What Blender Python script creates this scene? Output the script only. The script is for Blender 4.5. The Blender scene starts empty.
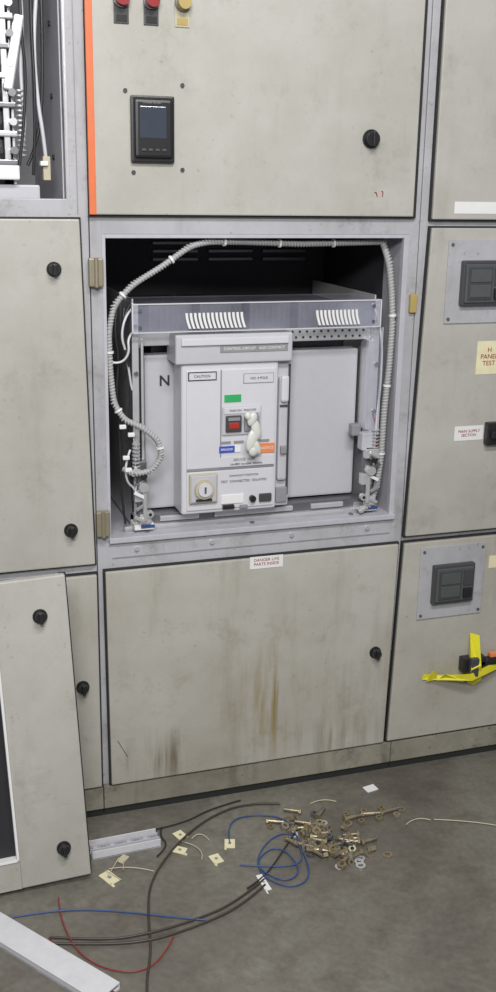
import bpy, bmesh, math, random
from mathutils import Vector, Matrix, Euler
random.seed(7)
S=bpy.context.scene
try:
    S.view_settings.view_transform='Standard'
    S.view_settings.look='None'
except Exception: pass

# ---------------------------------------------------------------- materials
def nt(name):
    m=bpy.data.materials.new(name); m.use_nodes=True
    t=m.node_tree; b=t.nodes["Principled BSDF"]; return m,t,b
def simple(name,col,rough=.5,metal=0.,alpha=1.,emit=None,noise=.12,scale=40):
    m,t,b=nt(name)
    tc=t.nodes.new("ShaderNodeTexCoord"); n=t.nodes.new("ShaderNodeTexNoise")
    n.inputs["Scale"].default_value=scale; n.inputs["Detail"].default_value=4
    t.links.new(tc.outputs["Object"],n.inputs["Vector"])
    mx=t.nodes.new("ShaderNodeMix"); mx.data_type='RGBA'
    mx.inputs["A"].default_value=(*[c*(1-noise) for c in col],1)
    mx.inputs["B"].default_value=(*[min(1,c*(1+noise)) for c in col],1)
    t.links.new(n.outputs["Fac"],mx.inputs["Factor"])
    t.links.new(mx.outputs["Result"],b.inputs["Base Color"])
    b.inputs["Roughness"].default_value=rough; b.inputs["Metallic"].default_value=metal
    b.inputs["Alpha"].default_value=alpha
    return m
def paint(name,col,dirt,amount=.5,streak=.5,rough=.45,sscale=(11,11,1.6),smudge=.4,stains=()):
    m,t,b=nt(name); N=t.nodes; L=t.links
    tc=N.new("ShaderNodeTexCoord")
    def noise(scale,detail,ro,lo,hi,mx_,vec=None):
        n=N.new("ShaderNodeTexNoise"); n.inputs["Scale"].default_value=scale; n.inputs["Detail"].default_value=detail; n.inputs["Roughness"].default_value=ro
        L.new(vec or tc.outputs["Object"],n.inputs["Vector"])
        r=N.new("ShaderNodeMapRange"); r.inputs["From Min"].default_value=lo; r.inputs["From Max"].default_value=hi; r.inputs["To Max"].default_value=mx_
        L.new(n.outputs["Fac"],r.inputs["Value"]); return n,r.outputs[0]
    def math2(op,a,c,clamp=True):
        q=N.new("ShaderNodeMath"); q.operation=op; q.use_clamp=clamp
        for i,v in enumerate((a,c)):
            if isinstance(v,(int,float)): q.inputs[i].default_value=v
            else: L.new(v,q.inputs[i])
        return q.outputs[0]
    _,o1=noise(2.3,9,.70,.40,.76,amount)
    mp=N.new("ShaderNodeMapping"); mp.inputs["Scale"].default_value=sscale; L.new(tc.outputs["Object"],mp.inputs["Vector"])
    _,o2=noise(1.0,8,.65,.54,.82,streak,mp.outputs["Vector"])
    n3,o3=noise(75,3,.5,.66,.78,.5)
    _,o4=noise(7.5,10,.78,.54,.74,smudge)
    s=math2('ADD',math2('ADD',o1,o2),math2('ADD',o3,o4))
    mx=N.new("ShaderNodeMix"); mx.data_type='RGBA'
    mx.inputs["A"].default_value=(*col,1); mx.inputs["B"].default_value=(*dirt,1)
    L.new(s,mx.inputs["Factor"]); last=mx.outputs["Result"]
    if stains:
        mp2=N.new("ShaderNodeMapping"); mp2.inputs["Scale"].default_value=(30,30,2.2); L.new(tc.outputs["Object"],mp2.inputs["Vector"])
        _,od=noise(1.0,6,.6,.46,.66,1.0,mp2.outputs["Vector"])
        for (cx,cz,rx,rz,c_,k_) in stains:
            ms=N.new("ShaderNodeMapping"); ms.vector_type='POINT'; ms.inputs["Scale"].default_value=(1/rx,0,1/rz); ms.inputs["Location"].default_value=(-cx/rx,0,-cz/rz)
            L.new(tc.outputs["Object"],ms.inputs["Vector"])
            ln=N.new("ShaderNodeVectorMath"); ln.operation='LENGTH'; L.new(ms.outputs[0],ln.inputs[0])
            f=math2('SUBTRACT',1.0,ln.outputs["Value"]); f=math2('MULTIPLY',math2('MULTIPLY',f,od),k_)
            m2=N.new("ShaderNodeMix"); m2.data_type='RGBA'; m2.inputs["B"].default_value=(*c_,1)
            L.new(last,m2.inputs["A"]); L.new(f,m2.inputs["Factor"]); last=m2.outputs["Result"]
    L.new(last,b.inputs["Base Color"])
    b.inputs["Roughness"].default_value=rough
    bp=N.new("ShaderNodeBump"); bp.inputs["Strength"].default_value=.03
    L.new(n3.outputs["Fac"],bp.inputs["Height"]); L.new(bp.outputs[0],b.inputs["Normal"])
    return m

M_door=paint("door_paint_beige",(.475,.468,.432),(.25,.225,.18),.50,.32,.34,smudge=.42)
M_doorlow=paint("door_paint_beige_stained",(.475,.463,.42),(.24,.20,.135),.52,.55,.34,smudge=.50,
    stains=((.88,.26,.12,.20,(.27,.21,.09),1.6),(.58,.14,.16,.10,(.16,.13,.09),1.2),(1.08,.13,.16,.09,(.20,.16,.10),1.2)))
M_frame=paint("frame_zinc_paint",(.46,.46,.49),(.17,.16,.15),.55,.45,.4,smudge=.65)
M_plinth=paint("plinth_paint",(.33,.31,.25),(.08,.07,.055),.8,.7,.6,smudge=.7)
M_gask_shade=simple("rubber_gasket_and_toe_shade",(.02,.02,.02),.7)
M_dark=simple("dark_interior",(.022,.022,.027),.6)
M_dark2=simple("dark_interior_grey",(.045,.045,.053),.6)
M_black=simple("black_plastic",(.018,.018,.02),.35)
M_blk2=simple("charcoal_plastic",(.06,.06,.065),.4)
M_win=simple("smoked_window",(.085,.095,.095),.15)
M_scr=simple("lcd_screen",(.05,.06,.08),.12)
M_grey=simple("grey_plastic",(.50,.50,.54),.42,noise=.05)
M_grey2=simple("light_grey_plastic",(.62,.62,.66),.38,noise=.04)
M_greyd=simple("mid_grey_plastic",(.27,.27,.29),.45)
M_white=simple("white_label",(.78,.78,.78),.5,noise=.05)
M_steel=simple("galvanised_steel",(.70,.70,.72),.28,.55)
M_steeld=simple("dark_steel",(.22,.22,.235),.35,.7)
M_zinc=simple("yellow_zinc",(.38,.32,.21),.35,.7,noise=.4,scale=60)
M_brass=simple("hinge_brass",(.32,.285,.205),.4,.4)
M_orange=simple("orange_edge_tape",(.70,.17,.06),.5)
M_orange2=simple("orange_label",(.78,.25,.09),.5)
M_red=simple("red_plastic",(.38,.04,.03),.35)
M_redd=simple("dark_red_plastic",(.28,.02,.02),.35)
M_yel=simple("yellow_paper",(.76,.71,.47),.6)
M_ochre=simple("ochre_plastic",(.42,.32,.11),.5)
M_tape=simple("yellow_tape",(.76,.70,.03),.4)
M_green=simple("green_label",(.03,.40,.12),.5)
M_blue=simple("blue_label",(.05,.09,.45),.5)
M_wblue=simple("blue_wire_pvc",(.035,.08,.24),.4)
M_wred=simple("red_wire_pvc",(.28,.03,.03),.4)
M_wbrown=simple("brown_wire_pvc",(.055,.042,.035),.4)
M_wblack=simple("black_wire_pvc",(.025,.025,.025),.4)
M_wbeige=simple("beige_wire_pvc",(.52,.47,.35),.5)
M_conduit=simple("grey_spiral_wrap",(.34,.34,.34),.5)
M_conduit2=simple("spiral_wrap_rib",(.46,.46,.47),.45)
M_tan=simple("tan_plastic",(.50,.45,.33),.5)
M_text=simple("printed_ink",(.03,.03,.035),.6)
M_mauve=simple("jamb_paint",(.47,.465,.51),.45)
M_white2=simple("white_pvc_trunking",(.64,.64,.67),.45)
M_bag=simple("white_tag_plastic",(.66,.67,.63),.3)
def clear(name,alpha):
    m,t,b=nt(name)
    tc=t.nodes.new("ShaderNodeTexCoord"); n=t.nodes.new("ShaderNodeTexNoise"); n.inputs["Scale"].default_value=5; n.inputs["Detail"].default_value=5
    t.links.new(tc.outputs["Object"],n.inputs["Vector"])
    r=t.nodes.new("ShaderNodeMapRange"); r.inputs["From Min"].default_value=.3; r.inputs["From Max"].default_value=.7
    r.inputs["To Min"].default_value=alpha*.4; r.inputs["To Max"].default_value=alpha*1.5
    t.links.new(n.outputs["Fac"],r.inputs["Value"]); t.links.new(r.outputs[0],b.inputs["Alpha"])
    b.inputs["Base Color"].default_value=(.62,.64,.80,1); b.inputs["Roughness"].default_value=.08
    return m
M_clear=clear("clear_polycarbonate",.17); M_clear2=clear("clear_polycarbonate_thin",.09)
# floor
M_floor,t,b=nt("worn_concrete_floor"); N=t.nodes; L=t.links
tc=N.new("ShaderNodeTexCoord")
n1=N.new("ShaderNodeTexNoise"); n1.inputs["Scale"].default_value=1.9; n1.inputs["Detail"].default_value=9; n1.inputs["Roughness"].default_value=.62
n2=N.new("ShaderNodeTexNoise"); n2.inputs["Scale"].default_value=60; n2.inputs["Detail"].default_value=6
n4=N.new("ShaderNodeTexNoise"); n4.inputs["Scale"].default_value=8; n4.inputs["Detail"].default_value=10; n4.inputs["Roughness"].default_value=.78
for n in(n1,n2,n4): L.new(tc.outputs["Object"],n.inputs["Vector"])
cr=N.new("ShaderNodeValToRGB"); cr.color_ramp.elements[0].position=.36; cr.color_ramp.elements[1].position=.64
cr.color_ramp.elements[0].color=(.135,.12,.102,1); cr.color_ramp.elements[1].color=(.265,.252,.212,1)
L.new(n1.outputs["Fac"],cr.inputs["Fac"])
mx=N.new("ShaderNodeMix"); mx.data_type='RGBA'; mx.blend_type='MULTIPLY'; mx.inputs["Factor"].default_value=.5
L.new(cr.outputs["Color"],mx.inputs["A"]); L.new(n2.outputs["Fac"],mx.inputs["B"])
m4=N.new("ShaderNodeMapRange"); m4.inputs["From Min"].default_value=.50; m4.inputs["From Max"].default_value=.72; m4.inputs["To Max"].default_value=.7
L.new(n4.outputs["Fac"],m4.inputs["Value"])
mx2=N.new("ShaderNodeMix"); mx2.data_type='RGBA'; mx2.inputs["B"].default_value=(.070,.060,.049,1)
L.new(mx.outputs["Result"],mx2.inputs["A"]); L.new(m4.outputs[0],mx2.inputs["Factor"])
L.new(mx2.outputs["Result"],b.inputs["Base Color"])
mr=N.new("ShaderNodeMapRange"); mr.inputs["From Min"].default_value=.3; mr.inputs["From Max"].default_value=.7; mr.inputs["To Min"].default_value=.20; mr.inputs["To Max"].default_value=.48
L.new(n1.outputs["Fac"],mr.inputs["Value"]); L.new(mr.outputs[0],b.inputs["Roughness"])
bp=N.new("ShaderNodeBump"); bp.inputs["Strength"].default_value=.05; L.new(n2.outputs["Fac"],bp.inputs["Height"]); L.new(bp.outputs[0],b.inputs["Normal"])
M_wall=simple("wall_plaster",(.35,.35,.34),.8)

# ---------------------------------------------------------------- mesh builder
class MB:
    def __init__(s): s.bm=bmesh.new(); s.mats=[]; s.X=Matrix.Identity(4)
    def mi(s,m):
        if m not in s.mats: s.mats.append(m)
        return s.mats.index(m)
    def _merge(s,b2,mat,smooth=False):
        i=s.mi(mat)
        bmesh.ops.transform(b2,matrix=s.X,verts=b2.verts)
        mp={}
        for v in b2.verts: mp[v]=s.bm.verts.new(v.co)
        for f in b2.faces:
            try:
                nf=s.bm.faces.new([mp[v] for v in f.verts]); nf.material_index=i; nf.smooth=smooth
            except ValueError: pass
        b2.free()
    def box(s,x0,x1,y0,y1,z0,z1,mat,bev=0.,M=None,seg=2,fn=None,smooth=False):
        b=bmesh.new(); bmesh.ops.create_cube(b,size=1)
        for v in b.verts:
            v.co=Vector(((x0+x1)/2+v.co.x*(x1-x0),(y0+y1)/2+v.co.y*(y1-y0),(z0+z1)/2+v.co.z*(z1-z0)))
        if bev: bmesh.ops.bevel(b,geom=b.edges[:],offset=bev,segments=seg,profile=.6,affect='EDGES')
        if fn:
            for v in b.verts: v.co=fn(v.co)
        if M: bmesh.ops.transform(b,matrix=M,verts=b.verts)
        s._merge(b,mat,smooth); return s
    def cyl(s,c,r,h,axis,mat,seg=20,r2=None,M=None,smooth=True):
        b=bmesh.new(); bmesh.ops.create_cone(b,cap_ends=True,segments=seg,radius1=r,radius2=r if r2 is None else r2,depth=h)
        Rm={'z':Matrix.Identity(4),'y':Matrix.Rotation(math.pi/2,4,'X'),'x':Matrix.Rotation(math.pi/2,4,'Y')}[axis]
        bmesh.ops.transform(b,matrix=Matrix.Translation(c)@Rm if M is None else M@Matrix.Translation(c)@Rm,verts=b.verts)
        s._merge(b,mat,False); return s
    def ring(s,r0,r1,h,mat,M,seg=16):
        b=bmesh.new(); vs=[]
        for k in range(seg):
            a=2*math.pi*k/seg; c,q=math.cos(a),math.sin(a)
            vs.append([b.verts.new((r*c,r*q,z)) for r,z in((r0,0),(r1,0),(r1,h),(r0,h))])
        for k in range(seg):
            A=vs[k];B=vs[(k+1)%seg]
            for j in range(4): b.faces.new([A[j],B[j],B[(j+1)%4],A[(j+1)%4]])
        bmesh.ops.transform(b,matrix=M,verts=b.verts); s._merge(b,mat); return s
    def blob(s,c,rx,ry,rz,mat,M=None):
        b=bmesh.new(); bmesh.ops.create_icosphere(b,subdivisions=3,radius=1)
        for v in b.verts: v.co=Vector((c[0]+v.co.x*rx,c[1]+v.co.y*ry,c[2]+v.co.z*rz))
        if M: bmesh.ops.transform(b,matrix=M,verts=b.verts)
        s._merge(b,mat,True); return s
    def poly(s,pts,mat,thick=(0,0,0)):
        b=bmesh.new(); v1=[b.verts.new(p) for p in pts]
        t=Vector(thick)
        if t.length>0:
            v2=[b.verts.new(Vector(p)+t) for p in pts]
            b.faces.new(v1); b.faces.new(v2[::-1]); n=len(pts)
            for i in range(n): b.faces.new([v1[i],v2[i],v2[(i+1)%n],v1[(i+1)%n]])
            bmesh.ops.recalc_face_normals(b,faces=b.faces)
        else: b.faces.new(v1)
        s._merge(b,mat); return s
    def build(s,name,parent=None):
        bmesh.ops.recalc_face_normals(s.bm,faces=s.bm.faces)
        me=bpy.data.meshes.new(name); s.bm.to_mesh(me); s.bm.free()
        for m in s.mats: me.materials.append(m)
        o=bpy.data.objects.new(name,me); S.collection.objects.link(o)
        if parent: o.parent=parent
        return o
def empty(name):
    o=bpy.data.objects.new(name,None); S.collection.objects.link(o); return o
def wire(name,paths,r,mat,parent=None,smooth=True):
    c=bpy.data.curves.new(name,'CURVE'); c.dimensions='3D'; c.bevel_depth=r; c.bevel_resolution=3; c.resolution_u=10
    for pts in paths:
        sp=c.splines.new('NURBS' if smooth else 'POLY'); sp.points.add(len(pts)-1)
        for p,q in zip(sp.points,pts): p.co=(*q,1)
        if smooth: sp.use_endpoint_u=True; sp.order_u=3
    c.materials.append(mat)
    o=bpy.data.objects.new(name,c); S.collection.objects.link(o)
    if parent: o.parent=parent
    return o
def text(name,body,loc,size,mat,parent,ext=.0003,rotz=0,bold=0):
    c=bpy.data.curves.new(name,'FONT'); c.body=body; c.size=size; c.extrude=ext; c.offset=bold; c.materials.append(mat); c.align_x='CENTER'; c.align_y='CENTER'
    o=bpy.data.objects.new(name,c); S.collection.objects.link(o); o.location=loc; o.rotation_euler=(math.pi/2,rotz,0)
    if parent: o.parent=parent
    return o
def knob(mb,x,z,y=0,r=.013):
    mb.cyl((x,y-.002,z),r*1.25,.004,'y',M_black,24)
    mb.cyl((x,y-.010,z),r,.016,'y',M_black,24,r*.92)
    mb.box(x-.004,x+.004,y-.026,y-.016,z-r*.95,z+r*.95,M_black,.002)
def door(mb,x0,x1,z0,z1,mat,gr=.004,x0b=None,x1b=None):
    x0b=x0 if x0b is None else x0b; x1b=x1 if x1b is None else x1b
    def fn(p):
        k=(p.z-z0)/(z1-z0); a=(p.x-x0)/(x1-x0)
        l=x0b+(x0-x0b)*k; r=x1b+(x1-x1b)*k
        return Vector((l+(r-l)*a,p.y,p.z))
    mb.box(x0-.004,x1+gr,.008,.018,z0-.004,z1+.004,M_gask_shade,fn=fn)
    mb.box(x0,x1,0,.016,z0,z1,mat,.003,fn=fn)

# ---------------------------------------------------------------- room
mb=MB(); mb.box(-3,4.5,-4.5,1.2,-.05,0,M_floor); mb.build("floor")
mb=MB(); mb.box(-3,4.5,1.2,1.3,0,3.2,M_wall); mb.build("wall_back")

YF=.018
# ---------------------------------------------------------------- cabinets
def carcass(mb,x0,x1):
    D=.85; T=.004
    mb.box(x0,x0+T,YF+.01,D,.02,2.2,M_frame); mb.box(x1-T,x1,YF+.01,D,.02,2.2,M_frame)
    mb.box(x0,x1,D-T,D,.02,2.2,M_frame); mb.box(x0,x1,YF,D,2.196,2.2,M_frame)
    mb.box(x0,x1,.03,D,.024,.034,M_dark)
    mb.box(x0,x1,.006,.03,.022,.084,M_plinth,.002)       # plinth
    mb.box(x0,x1,.012,.05,0,.022,M_gask_shade)                 # black strip standing in for the shadow gap under the plinth
    for xx in(x0+.03,x1-.03-.06):
        for yy in(.09,.7): mb.box(xx,xx+.06,yy,yy+.06,0,.03,M_steeld)
def post(mb,x0,x1,z0=.085,z1=2.2):
    mb.box(x0,x1,YF,YF+.03,z0,z1,M_frame,.002)
def rail(mb,x0,x1,z0,z1,mat=None):
    mb.box(x0,x1,YF+.0005,YF+.03,z0,z1,mat or M_frame,.002)

# left column
L0=empty("switchgear_cabinet")
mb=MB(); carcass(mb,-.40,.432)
post(mb,.385,.432); post(mb,-.40,-.35)
rail(mb,-.36,.39,1.492,1.532); rail(mb,-.36,.39,.66,.70); rail(mb,-.36,.39,2.12,2.2); rail(mb,-.36,.39,.084,.10)
mb.box(.388,.392,YF-.002,YF,1.50,2.15,M_steel,.0005)
mb.box(.408,.410,YF-.0015,YF,1.50,2.15,M_greyd)
mb.box(-.35,.389,.05,.5,1.50,1.505,M_frame); mb.box(-.35,.389,.5,.505,1.5,2.15,M_grey)
mb.box(.383,.387,.048,.5,1.505,2.15,M_grey2); mb.box(-.354,-.35,.048,.5,1.5,2.15,M_mauve)
for z in(1.62,1.75,1.9,2.03): mb.cyl((.381,.16,z),.006,.004,'x',M_dark,12)
mb.build("carcass",L0)
mb=MB()
door(mb,-.375,.409,.692,1.490,M_door,x1b=.425); door(mb,-.375,.428,.09,.664,M_doorlow)
knob(mb,.350,1.384); knob(mb,.369,.783); knob(mb,.386,.376)
mb.build("doors",L0)

# centre column
C0=empty("switchgear_cabinet")
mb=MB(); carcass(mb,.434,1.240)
post(mb,.434,.462); post(mb,1.214,1.240)
rail(mb,.46,1.216,1.457,1.52); rail(mb,.46,1.216,2.12,2.2); rail(mb,.46,1.216,.665,.742); rail(mb,.46,1.216,.084,.10)
mb.box(.462,.466,YF+.03,.11,.70,1.46,M_mauve); mb.box(1.208,1.214,YF+.03,.14,.70,1.46,M_mauve)
mb.box(1.200,1.214,YF-.002,YF+.01,.742,1.457,M_mauve,.001); mb.box(.460,.468,YF-.002,YF+.01,.742,1.457,M_mauve,.001)
mb.box(.462,1.214,YF-.010,YF+.03,.736,.750,M_mauve,.002)       # sill lip
mb.box(.468,1.200,YF-.002,YF+.01,1.449,1.457,M_mauve,.001)
mb.box(.470,1.205,YF-.001,YF+.001,.695,.698,M_greyd)
for x in(.53,.72,.93,1.14): mb.cyl((x,YF-.002,.716),.006,.006,'y',M_steel,6)
mb.box(.462,1.214,.0485,.55,.738,.744,M_mauve)
for x in(.56,.83,1.10): mb.cyl((x,.035,.7515),.006,.005,'z',M_steeld,6)
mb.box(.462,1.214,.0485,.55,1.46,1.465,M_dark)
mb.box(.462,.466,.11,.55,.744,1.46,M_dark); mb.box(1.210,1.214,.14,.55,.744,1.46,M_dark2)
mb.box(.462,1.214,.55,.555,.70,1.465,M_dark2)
for r in range(5):
    for c in range(3):
        x=.70+c*.16; z=1.36+r*.022
        mb.box(x,x+.13,.540,.55,z,z+.010,M_steeld,.002)
mb.build("carcass",C0)
mb=MB()
door(mb,.436,1.213,1.500,2.15,M_door,.010)
mb.box(.432,.447,-.001,.014,1.500,2.15,M_orange,.001)
knob(mb,1.092,1.674,r=.017)
door(mb,.449,1.226,.090,.668,M_doorlow,x0b=.453,x1b=1.214)
knob(mb,1.173,.368)
for x0,z0 in((.455,1.345),(.458,.76)):
    mb.box(x0-.028,x0+.004,-.004,.012,z0,z0+.062,M_brass,.003); mb.cyl((x0-.012,-.004,z0+.031),.005,.064,'z',M_brass,12)
mb.box(1.222,1.240,.006,.017,1.27,1.315,M_ochre,.002)
mb.build("doors",C0)
wire("door_scratches",[[(.470,-.0002,.215),(.482,-.0002,.19),(.495,-.0002,.165)]],.0008,M_wbrown,C0)
wire("red_pen_marks",[[(1.108,-.0002,1.553),(1.112,-.0002,1.560),(1.115,-.0002,1.545)],[(1.125,-.0002,1.557),(1.132,-.0002,1.559),(1.128,-.0002,1.545)]],.0012,M_redd,C0)
mb=MB(); mb.box(.814,.902,-.0012,0,.640,.672,M_white); mb.build("warning_sticker",C0)
text("warning_print","DANGER LIVE\nPARTS INSIDE",(.858,-.0014,.657),.011,M_redd,C0)
# meter
mb=MB()
mb.box(.524,.620,-.012,0,1.610,1.748,M_black,.004)
mb.box(.531,.614,-.020,-.010,1.620,1.740,M_black,.006)
mb.box(.541,.600,-.0212,-.018,1.660,1.726,M_scr,.002)
for k in range(4): mb.box(.545+k*.015,.554+k*.015,-.0225,-.019,1.634,1.639,M_blk2,.001)
for x,z in((.514,1.757),(.640,1.772),(.640,1.597),(.530,1.590)): mb.cyl((x,-.002,z),.0045,.004,'y',M_blk2,12)
mb.build("panel_meter",C0)
text("meter_text","POWER METER",(.568,-.0204,1.733),.006,M_greyd,C0)
for i,(x,m1,m2) in enumerate(((.508,M_redd,M_redd),(.572,M_redd,M_redd),(.640,M_ochre,M_ochre))):
    mb=MB()
    mb.box(x-.016,x+.016,-.003,0,1.888,1.98,M_blk2 if i<2 else M_tan,.001)
    mb.cyl((x,-.006,1.935),.017,.012,'y',M_steeld,28)
    mb.cyl((x,-.018,1.935),.0155,.020,'y',m1,28,.014)
    mb.box(x-.012,x+.012,-.0042,-.002,1.892,1.906,m2 if i==2 else M_black,.0005)
    mb.build("push_button_%d"%(i+1),C0)

# right column
R0=empty("switchgear_cabinet")
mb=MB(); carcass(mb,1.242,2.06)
post(mb,1.242,1.280); post(mb,2.03,2.06)
for a,b_ in((1.47,1.505),(.66,.70),(2.12,2.2),(.084,.10)): rail(mb,1.26,2.035,a,b_)
mb.build("carcass",R0)
mb=MB()
door(mb,1.265,2.03,1.494,2.15,M_door); door(mb,1.266,2.03,.688,1.474,M_door,x0b=1.245); door(mb,1.243,2.03,.092,.668,M_doorlow,x0b=1.226)
mb.build("doors",R0)
mb=MB(); mb.box(1.322,1.56,-.001,0,1.508,1.536,M_white); mb.box(1.414,1.500,-.001,0,1.110,1.195,M_yel); mb.box(1.366,1.45,-.001,0,.938,.976,M_white)
mb.box(1.50,1.56,-.001,0,.575,.61,M_yel)
mb.build("labels",R0)
text("label_print","H\nPANEL\nTEST",(1.450,-.0013,1.155),.017,M_redd,R0)
text("label_print","MAIN SUPPLY\nSECTION",(1.408,-.0013,.957),.0105,M_redd,R0)
def mccb(x,z,parent,nm):
    mb=MB()
    mb.box(x,x+.195,-.004,0,z,z+.205,M_frame,.0015)
    mb.box(x+.036,x+.158,-.020,-.003,z+.045,z+.155,M_blk2,.004)
    mb.box(x+.042,x+.152,-.024,-.018,z+.052,z+.148,M_win,.004)
    mb.box(x+.050,x+.116,-.027,-.022,z+.060,z+.140,M_blk2,.002)
    for k in range(2): mb.box(x+.054,x+.112,-.0285,-.026,z+.066+k*.037,z+.098+k*.037,M_win,.002)
    mb.box(x+.122,x+.148,-.027,-.022,z+.095,z+.140,M_blk2,.002); mb.box(x+.122,x+.148,-.030,-.022,z+.060,z+.088,M_black,.003)
    for dx in(.01,.185):
        for dz in(.012,.193): mb.cyl((x+dx,-.005,z+dz),.004,.004,'y',M_steeld,10)
    mb.build(nm,parent)
mccb(1.312,1.242,R0,"breaker_handle_plate"); mccb(1.290,.448,R0,"breaker_handle_plate_small")
mb=MB()
mb.box(1.452,1.50,-.02,0,.925,.985,M_black,.004); mb.box(1.46,1.55,-.035,-.02,.945,.965,M_black,.003); mb.build("latch_handle",R0)
mb=MB()
mb.box(1.43,1.50,-.03,0,.283,.325,M_black,.004); mb.box(1.445,1.47,-.045,-.03,.275,.33,M_blk2,.003)
mb.box(1.515,1.56,-.025,-.01,.318,.330,M_orange2,.002); mb.box(1.48,1.56,-.03,0,.298,.312,M_black,.002)
mb.build("padlock_hasp",R0)
mb=MB()
Y=-.047
mb.poly([(1.318,-.001,.268),(1.322,-.004,.285),(1.36,-.01,.280),(1.44,Y,.288),(1.61,-.002,.312),(1.615,-.002,.290),(1.45,Y,.268),(1.37,-.01,.262)],M_tape,(0,-.0015,0))
mb.poly([(1.458,-.002,.39),(1.488,-.002,.38),(1.474,Y,.31),(1.494,-.02,.250),(1.482,-.002,.226),(1.450,-.02,.250),(1.444,Y,.30)],M_tape,(0,-.0015,0))
mb.poly([(1.36,-.006,.258),(1.372,-.03,.290),(1.40,-.03,.285),(1.43,-.035,.262),(1.39,-.02,.268)],M_tape,(0,-.0015,0))
mb.poly([(1.33,-.006,.262),(1.34,-.02,.300),(1.352,-.02,.292),(1.36,-.012,.268)],M_tape,(0,-.0015,0))
mb.build("barrier_tape",R0)

# ---------------------------------------------------------------- centre air circuit breaker
B=empty("air_circuit_breaker")
mb=MB()   # chassis
for x in(.535,1.150):
    mb.box(x,x+.004,.06,.48,.752,1.31,M_steel,.001)
    mb.box(x-.004,x+.012,.045,.06,.76,1.30,M_steel,.002)
    for z in(.80,.88,1.02,1.14,1.25): mb.cyl((x+.004,.042,z),.005,.01,'y',M_steeld,10)
mb.box(.535,1.154,.07,.11,.752,.784,M_steeld,.003)
mb.box(.51,1.18,.058,.075,.7445,.760,M_steel,.002)
mb.box(.535,1.154,.10,.48,.7445,.752,M_steeld)
for x0,x1 in((.60,.70),(.74,.95),(1.0,1.09)): mb.box(x0,x1,.062,.072,.765,.778,M_steel,.003)
mb.box(.55,1.15,.075,.085,1.198,1.230,M_steel,.002)
for k in range(22):
    x=.93+.0095*k; mb.cyl((x,.0745,1.222 if k%2 else 1.208),.003,.003,'y',M_dark,8)
for sx,x in((1,.548),(-1,1.142)):
    mb.box(x-.012,x+.012,.03,.05,.80,.93,M_steeld,.003)
    mb.box(x-.02,x+.008,.025,.045,.83,.86,M_steel,.003); mb.box(x-.008,x+.02,.02,.04,.775,.80,M_steel,.003)
    mb.cyl((x,.02,.87),.012,.02,'y',M_steel,16); mb.cyl((x,.018,.90),.007,.03,'y',M_black,12)
    mb.cyl((x+.004*sx,.02,.83),.006,.09,'z',M_steel,12)
    for k in range(9): mb.ring(.007,.010,.003,M_steel,Matrix.Translation((x-.014*sx,.03,.90+k*.009)),12)
    mb.box(x-.02,x+.03,.03,.08,.757,.772,M_white if sx>0 else M_steel,.003)
    mb.box(x-.004,x+.03,.028,.034,.762,.770,M_wblue,.001)
    for k in range(5):
        z=.79+k*.03; Mx=Matrix.Translation((x-.010*sx+.004*(k%2),.018,z))@Matrix.Rotation(.5*(-1)**k,4,'Y')
        mb.box(-.014,.014,-.003,.003,-.004,.004,(M_steel,M_greyd,M_white,M_steeld,M_steel)[k],.0015,M=Mx)
    mb.cyl((x+.016*sx,.022,.80),.009,.012,'y',M_steel,14); mb.cyl((x+.016*sx,.016,.80),.004,.004,'y',M_black,10)
    mb.cyl((x-.012*sx,.045,.85),.004,.17,'z',M_steel,10)
mb.box(1.12,1.155,.03,.06,.92,.965,M_grey,.004); mb.box(1.128,1.165,.02,.04,.90,.925,M_steel,.003)
mb.box(1.10,1.125,.05,.075,.955,.985,M_greyd,.004)
mb.box(.545,.56,.05,.10,.95,1.20,M_black,.002); mb.box(1.135,1.147,.05,.10,.97,1.20,M_steel,.002)
mb.box(.552,.558,.045,.05,.93,1.22,M_steel,.001)
mb.build("drawout_chassis",B)
mb=MB()   # body
mb.box(.60,1.11,.146,.46,.79,1.205,M_black,.006)
mb.box(.568,1.130,.100,.145,.788,1.172,M_grey,.006)
mb.box(.568,.573,.098,.102,.80,1.16,M_greyd)
for k in range(4):
    mb.box(.60+k*.13,.71+k*.13,.17,.40,1.207,1.285,M_dark2,.006)   # arc chutes
    for j in range(6): mb.box(.612+k*.13+j*.015,.620+k*.13+j*.015,.167,.172,1.215,1.275,M_blk2,.001)
mb.build("breaker_body",B)
mb=MB()   # front cover
mb.box(.643,.886,.020,.099,.790,1.165,M_grey2,.007,seg=3)
mb.box(.880,.925,.036,.099,.790,1.165,M_grey,.005)
mb.box(.627,.918,.012,.099,1.160,1.230,M_grey,.006,seg=3)
mb.box(.640,.905,.006,.016,1.205,1.222,M_grey2,.002)
mb.box(.735,.905,.0105,.013,1.186,1.204,M_greyd,.001)
mb.box(.655,.878,.0165,.022,.905,1.145,M_grey2,.002)
mb.box(.655,.878,.0165,.022,.800,.898,M_grey2,.002)
mb.box(.738,.741,.0155,.018,.905,1.145,M_greyd); mb.box(.655,.878,.016,.019,.900,.903,M_greyd)
mb.box(.658,.728,.0150,.018,1.121,1.142,M_text); mb.box(.6605,.7255,.0145,.018,1.1235,1.1395,M_grey2)
mb.box(.795,.872,.0150,.018,1.110,1.134,M_greyd); mb.box(.7965,.8705,.0145,.018,1.1115,1.1325,M_grey2)
mb.box(.742,.842,.0120,.018,.985,1.056,M_grey,.003)
mb.box(.750,.790,.0060,.016,.994,1.034,M_blk2,.003); mb.box(.757,.783,.0040,.010,1.002,1.018,M_red,.003); mb.box(.755,.785,.0040,.010,1.022,1.030,M_greyd,.001)
mb.box(.797,.835,.0060,.016,.994,1.034,M_greyd,.003)
mb.box(.746,.838,.0100,.018,1.038,1.053,M_grey2,.001)
mb.box(.748,.790,.0150,.018,1.066,1.084,M_green)
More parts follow.
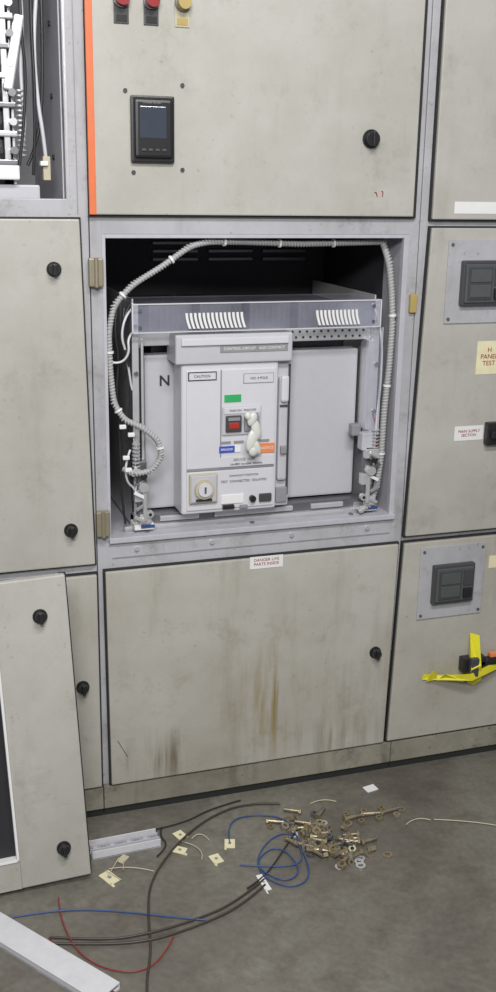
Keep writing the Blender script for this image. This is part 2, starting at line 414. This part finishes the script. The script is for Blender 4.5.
mb.box(.800,.832,.0090,.018,1.026,1.036,M_green)
mb.box(.736,.775,.0140,.018,.942,.958,M_blue); mb.box(.775,.790,.0140,.018,.942,.958,M_white)
mb.box(.838,.878,.0140,.018,.936,.960,M_orange2)
mb.box(.735,.878,.0150,.018,.906,.930,M_grey2)
for k in range(4): mb.box(.74+k*.033,.765+k*.033,.0145,.016,.964,.970,M_greyd)
# key interlock
mb.box(.660,.731,.0080,.018,.820,.894,M_tan,.003); mb.box(.663,.728,.0060,.010,.823,.891,M_grey,.003)
mb.cyl((.6955,.003,.857),.024,.010,'y',M_tan,28); mb.cyl((.6955,-.002,.857),.017,.010,'y',M_grey2,24); mb.box(.693,.698,-.008,-.003,.849,.865,M_steeld)
mb.box(.675,.716,.004,.008,.826,.832,M_text)
mb.box(.742,.80,.0140,.018,.812,.835,M_white,.001); mb.cyl((.822,.012,.822),.008,.012,'y',M_black,16); mb.box(.84,.872,.010,.018,.812,.832,M_blk2,.002)
mb.box(.745,.775,.008,.018,.800,.810,M_black,.002); mb.box(.79,.81,.010,.018,.798,.807,M_greyd,.002)
mb.box(.89,.92,.030,.04,.80,.84,M_greyd,.003)
# charging handle
mb.box(.890,.914,.022,.040,.86,1.12,M_grey,.006); mb.box(.892,.912,.012,.024,1.06,1.125,M_grey2,.006); mb.box(.894,.910,.012,.022,.93,.95,M_greyd,.003)
mb.box(.892,.912,.018,.024,1.048,1.052,M_blk2); mb.box(.917,.922,.032,.04,.82,1.15,M_blk2)
mb.build("front_cover",B)
mb=MB()   # white padlock tag bundle
for (x,z,w,h,a) in((.812,1.026,.012,.018,.3),(.822,1.000,.012,.026,-.2),(.812,.975,.014,.030,.25),(.824,.958,.009,.022,-.4),(.802,1.034,.011,.009,.9),(.816,.948,.012,.014,.1)):
    M=Matrix.Translation((x,-.006,z))@Matrix.Rotation(a,4,'Y')
    mb.blob((0,0,0),w,.007,h,M_bag,M)
mb.build("lockout_tag",B)
text("pole_label","N",(.622,.0995,1.108),.036,M_text,B,bold=.0008)
text("print_a","SERVICE 1600A",(.80,.0136,.923),.0085,M_greyd,B); text("print_b","Ue 690V  Icw 65kA  50/60Hz",(.805,.0136,.912),.0068,M_text,B)
text("print_c","CAUTION",(.692,.0142,1.1315),.009,M_text,B); text("print_d","NO. 4 POLE",(.834,.0142,1.122),.0085,M_text,B)
text("print_e","PUSH ON   PUSH OFF",(.793,.0096,1.046),.007,M_text,B)
text("print_f","BREAKER",(.755,.0136,.950),.0075,M_white,B); text("print_g","NOTICE",(.858,.0136,.948),.009,M_white,B)
text("print_h","TEST  CONNECTED  ISOLATED",(.80,.0162,.868),.0085,M_text,B); text("print_i","DRAWOUT POSITION",(.80,.0162,.882),.0075,M_text,B)
text("print_j","CONTROL CIRCUIT   AUX CONTACT",(.82,.0102,1.195),.009,M_white,B)
# clear terminal cover
mb=MB()
mb.box(.528,1.148,.020,.022,1.238,1.300,M_clear)
mb.box(.528,1.148,.024,.16,1.302,1.304,M_clear2)
for x in(.528,1.146): mb.box(x,x+.002,.024,.16,1.238,1.300,M_clear2)
mb.box(1.118,1.160,.026,.028,.96,1.234,M_clear2); mb.box(1.159,1.161,.024,.028,.96,1.234,M_grey)
mb.box(.526,1.150,.018,.0235,1.3005,1.3030,M_grey2); mb.box(.526,1.150,.018,.0235,1.2360,1.2380,M_grey2)
mb.box(.526,.529,.017,.0235,1.238,1.300,M_grey2); mb.box(1.147,1.150,.017,.0235,1.238,1.300,M_grey2)
for x0,n in((.660,14),(.985,11)):
    for k in range(n):
        x=x0+k*.0103
        for j in range(4):
            z0=1.244+j*.009; z1=z0+.009; o0=-.0085*math.sin(j/4*1.57); o1=-.0085*math.sin((j+1)/4*1.57)
            mb.poly([(x+o0,.0195,z0),(x+.0058+o0,.0195,z0),(x+.0058+o1,.0195,z1),(x+o1,.0195,z1)],M_white,(0,-.004,0))
for x in(.545,1.13):
    for z in(1.25,1.288): mb.cyl((x,.018,z),.004,.004,'y',M_steeld,10)
mb.build("clear_terminal_cover",B)

# ---------------------------------------------------------------- cables in compartment
K=empty("control_cable_harness")
wrap=[(1.17,.06,1.438),(1.05,.05,1.436),(.94,.045,1.434),(.80,.045,1.439),(.71,.035,1.440),(.665,.03,1.430),(.60,.03,1.385),(.53,.03,1.345),(.487,.03,1.30),(.474,.03,1.24),(.476,.03,1.15),(.482,.028,1.075),(.505,.02,1.035),(.545,.01,1.018),(.583,.004,.985),(.590,.002,.945),(.565,.004,.912),(.525,.01,.905),(.503,.03,.915)]
wire("main_conduit",[wrap],.0064,M_conduit,K)
rt=[(1.165,.06,1.435),(1.180,.05,1.39),(1.188,.045,1.32),(1.192,.04,1.25),(1.190,.04,1.14),(1.182,.04,1.02),(1.180,.04,.90),(1.172,.04,.82),(1.150,.03,.775),(1.120,.03,.757)]
wire("side_conduit",[rt],.0078,M_conduit,K)
def interp(pts,n):
    V=[Vector(p) for p in pts]; out=[]
    ls=[(V[i+1]-V[i]).length for i in range(len(V)-1)]; T=sum(ls)
    for k in range(n):
        d=T*k/(n-1); i=0
        while i<len(ls)-1 and d>ls[i]: d-=ls[i]; i+=1
        p=V[i].lerp(V[i+1],min(1,d/ls[i])); out.append((p,(V[i+1]-V[i]).normalized()))
    return out
mb=MB()
for p,tg in interp(wrap,10)[1:-1]+interp(rt,5)[1:-1]:
    mb.ring(.006,.0100,.005,M_white,Matrix.Translation(p)@tg.to_track_quat('Z','Y').to_matrix().to_4x4(),14)
mb.build("cable_ties",K)
def helix(pts,r,turns):
    out=[]; n=turns*8; it=interp(pts,n)
    for i,(p,tg) in enumerate(it):
        q=tg.to_track_quat('Z','Y'); a=2*math.pi*i/8
        out.append(tuple(p+q@Vector((r*math.cos(a),r*math.sin(a),0))))
    return out
wire("spiral_wrap",[helix(wrap,.0060,170),helix(rt,.0072,90)],.0018,M_conduit2,K,smooth=False)
wire("thin_dark_wires",[[(.50,.04,1.31),(.485,.03,1.25),(.50,.04,1.18),(.49,.04,1.10),(.50,.05,1.0),(.50,.05,.85),(.51,.05,.77)],
                        [(.53,.05,1.30),(.505,.03,1.27),(.515,.04,1.20),(.53,.05,1.12),(.52,.05,.98),(.53,.05,.80)],
                        [(.515,.05,1.29),(.50,.02,1.22),(.52,.03,1.16)]],.0028,M_wblack,K)
wire("thin_white_wires",[[(.535,.05,1.29),(.512,.02,1.28),(.500,.02,1.23),(.515,.03,1.19),(.53,.05,1.10)],
                         [(.54,.05,1.24),(.515,.02,1.23),(.520,.02,1.19),(.50,.03,1.165),(.48,.03,1.17)],
                         [(.52,.03,.96),(.505,.02,.93),(.51,.03,.88),(.535,.04,.86),(.55,.04,.80)],
                         [(1.14,.05,1.29),(1.160,.03,1.24),(1.165,.03,1.10),(1.155,.03,.98),(1.155,.03,.86)]],.0028,M_grey2,K)
wire("red_wire",[[(1.15,.05,1.02),(1.165,.03,.98),(1.16,.03,.90),(1.15,.04,.83)]],.0022,M_wred,K)
mb=MB()
for (x,z) in((.507,.945),(.512,.915),(.500,1.02),(.53,.905),(.52,1.00)): mb.box(x-.008,x+.008,.012,.020,z-.005,z+.005,M_white,.002)
mb.build("wire_ferrules",K)

# ---------------------------------------------------------------- upper-left compartment
Q=empty("circuit_breaker_chassis")
mb=MB()
mb.box(-.30,.335,.06,.44,1.5055,1.56,M_grey,.004)
mb.box(.02,.28,.12,.44,1.56,2.10,M_dark2,.006)
mb.box(.280,.286,.06,.40,1.56,2.10,M_steel,.001)
mb.box(.262,.275,.05,.07,1.60,2.08,M_steel,.002); mb.box(.235,.262,.07,.12,1.56,2.0,M_blk2,.004)
for k in range(8):
    z=1.60+k*.058
    mb.box(.240,.290,.045,.062,z,z+.012,M_steel if k%2 else M_steeld,.003)
    mb.cyl((.280,.038,z+.03),.008,.02,'y',M_steel if k%2 else M_steeld,14)
    mb.cyl((.250,.045,z+.03),.007,.03,'y',M_black,12)
for k in range(14): mb.ring(.006,.0095,.003,M_steel,Matrix.Translation((.298,.05,1.62+k*.010)),12)
mb.box(.272,.292,.03,.05,1.75,1.90,M_steel,.003,M=Matrix.Translation((.28,.04,1.8))@Matrix.Rotation(.2,4,'Y')@Matrix.Translation((-.28,-.04,-1.8)))
mb.box(.225,.290,.035,.06,1.57,1.60,M_white,.004)
mb.box(.342,.358,.05,.08,1.57,1.62,M_tan,.002); mb.box(.335,.352,.04,.07,1.60,1.610,M_white,.002)
mb.box(.02,.232,.05,.118,1.6,1.76,M_tan,.006); mb.box(.02,.232,.06,.118,1.77,1.95,M_blk2,.006)
mb.build("chassis_mechanism",Q)
wire("chassis_wires",[[(.33,.1,2.1),(.345,.05,1.98),(.330,.05,1.85),(.335,.05,1.73),(.345,.05,1.66),(.350,.06,1.61)],
    [(.31,.1,2.12),(.305,.05,2.0),(.31,.05,1.88),(.30,.05,1.78),(.31,.05,1.68),(.29,.05,1.60)]],.0042,M_grey2,Q)
wire("chassis_dark_wires",[[(.355,.1,2.1),(.352,.06,1.95),(.350,.06,1.8),(.340,.06,1.66),(.31,.06,1.6)],[(.31,.05,2.05),(.30,.03,1.9),(.315,.04,1.75),(.29,.04,1.6)],[(.33,.04,2.1),(.325,.04,1.9),(.33,.04,1.7),(.32,.05,1.58)]],.0035,M_wblack,Q)

# ---------------------------------------------------------------- leaning removed door
mb=MB()
W=.60;Hh=.722
mb.X=Matrix.Translation((.352,-.252,.022))@Matrix.Rotation(math.radians(-2.1),4,'Y')@Matrix.Rotation(math.radians(-6.0),4,'X')
cx1=-.158; cx0=-.48; cz0=.068; cz1=.60; T=.022
mb.box(cx1,0,0,T,0,Hh,M_door,.003); mb.box(-W,cx0,0,T,0,Hh,M_door,.003)
mb.box(cx0,cx1,0.0002,T,0,cz0,M_door); mb.box(cx0,cx1,0.0002,T,cz1,Hh,M_door)
mb.box(cx1-.006,cx1,-.003,T,cz0,cz1,M_white,.001); mb.box(cx0,cx0+.006,-.003,T,cz0,cz1,M_white,.001)
mb.box(cx0,cx1,-.003,T,cz0,cz0+.006,M_white,.001); mb.box(cx0,cx1,-.003,T,cz1-.006,cz1,M_white,.001)
mb.box(cx0,cx1,T-.004,T,cz0,cz1,M_dark)  # black plate added in place of the shaded space behind the cutout
mb.box(-.012,.004,T-.006,T+.004,.0,Hh,M_gask_shade)
knob(mb,-.062,.636); knob(mb,-.057,.080)
mb.build("removed_cabinet_door")
# ---------------------------------------------------------------- things on the floor
mb=MB()
a=math.atan2(-.29,.206)
mb.X=Matrix.Translation((.345,-.612,0))@Matrix.Rotation(a,4,'Z')
mb.box(-.36,0,-.066,.0,0,.004,M_white2); mb.box(-.36,0,-.066,-.063,0,.016,M_white2,.001); mb.box(-.36,0,-.003,0,0,.016,M_white2,.001)
mb.box(-.36,0,-.066,0,.013,.017,M_white2,.001)
mb.build("cable_trunking_lid")
mb=MB()
mb.X=Matrix.Translation((.37,-.17,0))@Matrix.Rotation(.03,4,'Z')
mb.box(0,.17,0,.05,0,.003,M_white2); mb.box(0,.17,0,.003,0,.022,M_white2,.0008); mb.box(0,.17,.047,.05,0,.022,M_white2,.0008)
mb.box(.0,.17,.012,.016,.003,.020,M_grey); mb.box(.0,.17,.030,.034,.003,.020,M_grey)
for k in range(8): mb.box(.006+k*.021,.018+k*.021,.016,.030,.003,.016,M_greyd if k%2 else M_grey,.002)
mb.build("slotted_cable_trunking")
h=.004
def F(*p,z=h): return [(x,y,z+(.0035*(i%2))) for i,(x,y) in enumerate(p)]
wire("brown_cable",[F((.884,-.076),(.80,-.05),(.69,-.08),(.58,-.17),(.483,-.29),(.45,-.41),(.43,-.53),(.392,-.63),(.37,-.78)),
   F((.74,-.365),(.65,-.43),(.557,-.455),(.445,-.475),(.34,-.465),(.231,-.423)),
   F((.735,-.385),(.66,-.445),(.56,-.475),(.44,-.50),(.33,-.475),(.22,-.440))],.0027,M_wbrown)
wire("blue_wire",[F((.155,-.33),(.26,-.335),(.385,-.375),(.505,-.44),(.58,-.47)),
   F((.705,-.207),(.72,-.12),(.80,-.10),(.88,-.15),(.87,-.27),(.85,-.394),(.79,-.42),(.735,-.36),(.75,-.28),(.82,-.25),(.84,-.36),(.78,-.40),(.73,-.31),(.80,-.22),(.87,-.20),(.86,-.33),(.80,-.34),(.70,-.30))],.0018,M_wblue)
wire("red_wire",[F((.27,-.29),(.26,-.37),(.285,-.51),(.365,-.585),(.44,-.57),(.485,-.50)),F((.23,-.42),(.25,-.50),(.32,-.62),(.37,-.66))],.0016,M_wred)
wire("black_wire",[F((.79,-.03),(.70,-.05),(.62,-.09),(.53,-.10)),F((.56,-.09),(.545,-.13),(.56,-.17),(.52,-.21)),F((.884,-.20),(.80,-.30),(.74,-.36),(.69,-.39))],.0020,M_wblack)
wire("beige_wire_offcuts",[F((.40,-.22),(.45,-.225),(.50,-.26)),F((.44,-.20),(.43,-.24)),F((1.16,-.26),(1.20,-.235),(1.23,-.26)),F((1.24,-.26),(1.33,-.30),(1.38,-.33)),
   F((.96,-.10),(1.00,-.085),(1.03,-.11)),F((.62,-.16),(.65,-.13),(.66,-.18)),F((.39,-.25),(.43,-.19)),F((.42,-.27),(.39,-.23)),F((.60,-.17),(.64,-.21),(.62,-.25))],.0013,M_wbeige)
def tag(name,x,y,w,d,a,mat,hole=True,z=.001):
    mb=MB(); mb.X=Matrix.Translation((x,y,z))@Matrix.Rotation(a,4,'Z')@Matrix.Rotation(.08,4,'X')
    mb.box(-w/2,w/2,-d/2,d/2,0,.003,mat,.0008)
    if hole: mb.cyl((0,0,.0025),w*.16,.003,'z',M_greyd,14); mb.box(-w*.5,-w*.3,-d*.7,-d*.4,0,.003,mat,.0005)
    mb.build(name)
for x,y,a in((.597,-.135,.4),(.655,-.255,.2),(.705,-.205,-.3),(.580,-.195,1.0)): tag("cable_tie_mount",x,y,.026,.032,a,M_yel)
tag("cable_tie_mount",.395,-.252,.03,.045,.5,M_yel); tag("paper_scrap",1.145,-.075,.035,.025,.2,M_white,False)
tag("wire_connector",.735,-.375,.016,.055,.1,M_white)
tag("paper_scrap",.44,-.19,.03,.018,.8,M_wbeige,False)
# nuts, bolts and washers
mb=MB()
def rot(): return Matrix.Rotation(random.uniform(0,6.28),4,'Z')
def bolt(x,y,z,L_,r,a,tilt=0):
    mb.X=Matrix.Translation((x,y,z+r*1.7))@Matrix.Rotation(a,4,'Z')@Matrix.Rotation(tilt,4,'Y')
    mb.cyl((0,0,0),r,L_,'x',M_zinc,12); mb.cyl((-L_/2-r*.6,0,0),r*1.75,r*1.2,'x',M_zinc,6)
    for k in range(int(L_*.5/.003)): mb.cyl((L_/2-k*.003-.001,0,0),r*1.12,.0012,'x',M_steeld,10)
def nut(x,y,z,r,flat=True):
    M=Matrix.Translation((x,y,z))@rot()@(Matrix.Identity(4) if flat else Matrix.Rotation(random.uniform(.2,1.3),4,'X')@Matrix.Translation((0,0,r*.2)))
    mb.X=Matrix.Identity(4); mb.ring(r*.5,r,r*.85,random.choice([M_zinc,M_zinc,M_steeld,M_brass]),M,6)
def washer(x,y,z,r):
    M=Matrix.Translation((x,y,z))@rot()@Matrix.Rotation(random.uniform(0,.25),4,'X')
    mb.X=Matrix.Identity(4); mb.ring(r*.55,r,.002,random.choice([M_zinc,M_steel,M_steeld]),M,18)
for k in range(100):
    g=random.gauss
    t_=random.random(); cx=.895+.08*t_; cy=-.21-.11*t_
    x=cx+g(0,.033); y=cy+g(0,.045)
    d=math.hypot((x-cx)/.05,(y-cy)/.06); z=max(0,(1-d)*.016)*random.random()+.0008
    q=random.random()
    if q<.40: nut(x,y,z,random.uniform(.008,.012),random.random()<.5)
    elif q<.68: washer(x,y,z+.001,random.uniform(.010,.014))
    else: bolt(x,y,z,random.uniform(.025,.040),.0045,random.uniform(0,6.28))
for x,y in((.955,-.35),(.98,-.38),(1.02,-.345),(.93,-.37),(1.04,-.30),(1.06,-.36),(.90,-.12),(.97,-.15),(.86,-.15)):
    if random.random()<.5: bolt(x,y,0,.04,.0048,random.uniform(0,3)) 
    else: washer(x,y,.001,.012)
for x in(1.045,1.095,1.145): 
    bolt(x,-.195,0,.05,.0052,random.uniform(-.2,.2)); nut(x+.01,-.215,0.001,.010); nut(x-.015,-.175,0.001,.009)
washer(1.18,-.19,.001,.012); washer(1.02,-.21,.001,.012)
mb.X=Matrix.Identity(4)
mb.build("nuts_and_bolts_pile")

# ---------------------------------------------------------------- light & world
w=bpy.data.worlds.new("room_ambience"); S.world=w; w.use_nodes=True
w.node_tree.nodes["Background"].inputs[0].default_value=(.90,.93,1,1); w.node_tree.nodes["Background"].inputs[1].default_value=.26
def area(name,loc,rot_,sx,sy,e,col=(1,.985,.96)):
    l=bpy.data.lights.new(name,'AREA'); l.shape='RECTANGLE'; l.size=sx; l.size_y=sy; l.energy=e; l.color=col
    o=bpy.data.objects.new(name,l); S.collection.objects.link(o); o.location=loc; o.rotation_euler=rot_; return o
area("frontal_fill_light",(.5,-2.0,3.1),(math.radians(24),0,0),1.4,.3,54)
area("frontal_fill_light",(-.2,-2.7,2.4),(math.radians(54),0,math.radians(-20)),.9,.4,50)  # added frontal fill, brightens the doors and the dark compartment, no actual fitting

# ---------------------------------------------------------------- camera
Rv=Vector((0.9493,-0.3139,0.0162)).normalized(); Fv=Vector((0.3055,0.9098,-0.281)); Fv=(Fv-Rv*Fv.dot(Rv)).normalized(); Uv=Rv.cross(Fv)
cam=bpy.data.cameras.new("camera"); co=bpy.data.objects.new("camera",cam); S.collection.objects.link(co)
m=Matrix((Rv,Uv,-Fv)).transposed().to_4x4(); m.translation=(0,-2.4,1.574); co.matrix_world=m
cam.sensor_fit='AUTO'; cam.sensor_width=36; cam.lens=1073/992*36; cam.clip_start=.05
S.camera=co
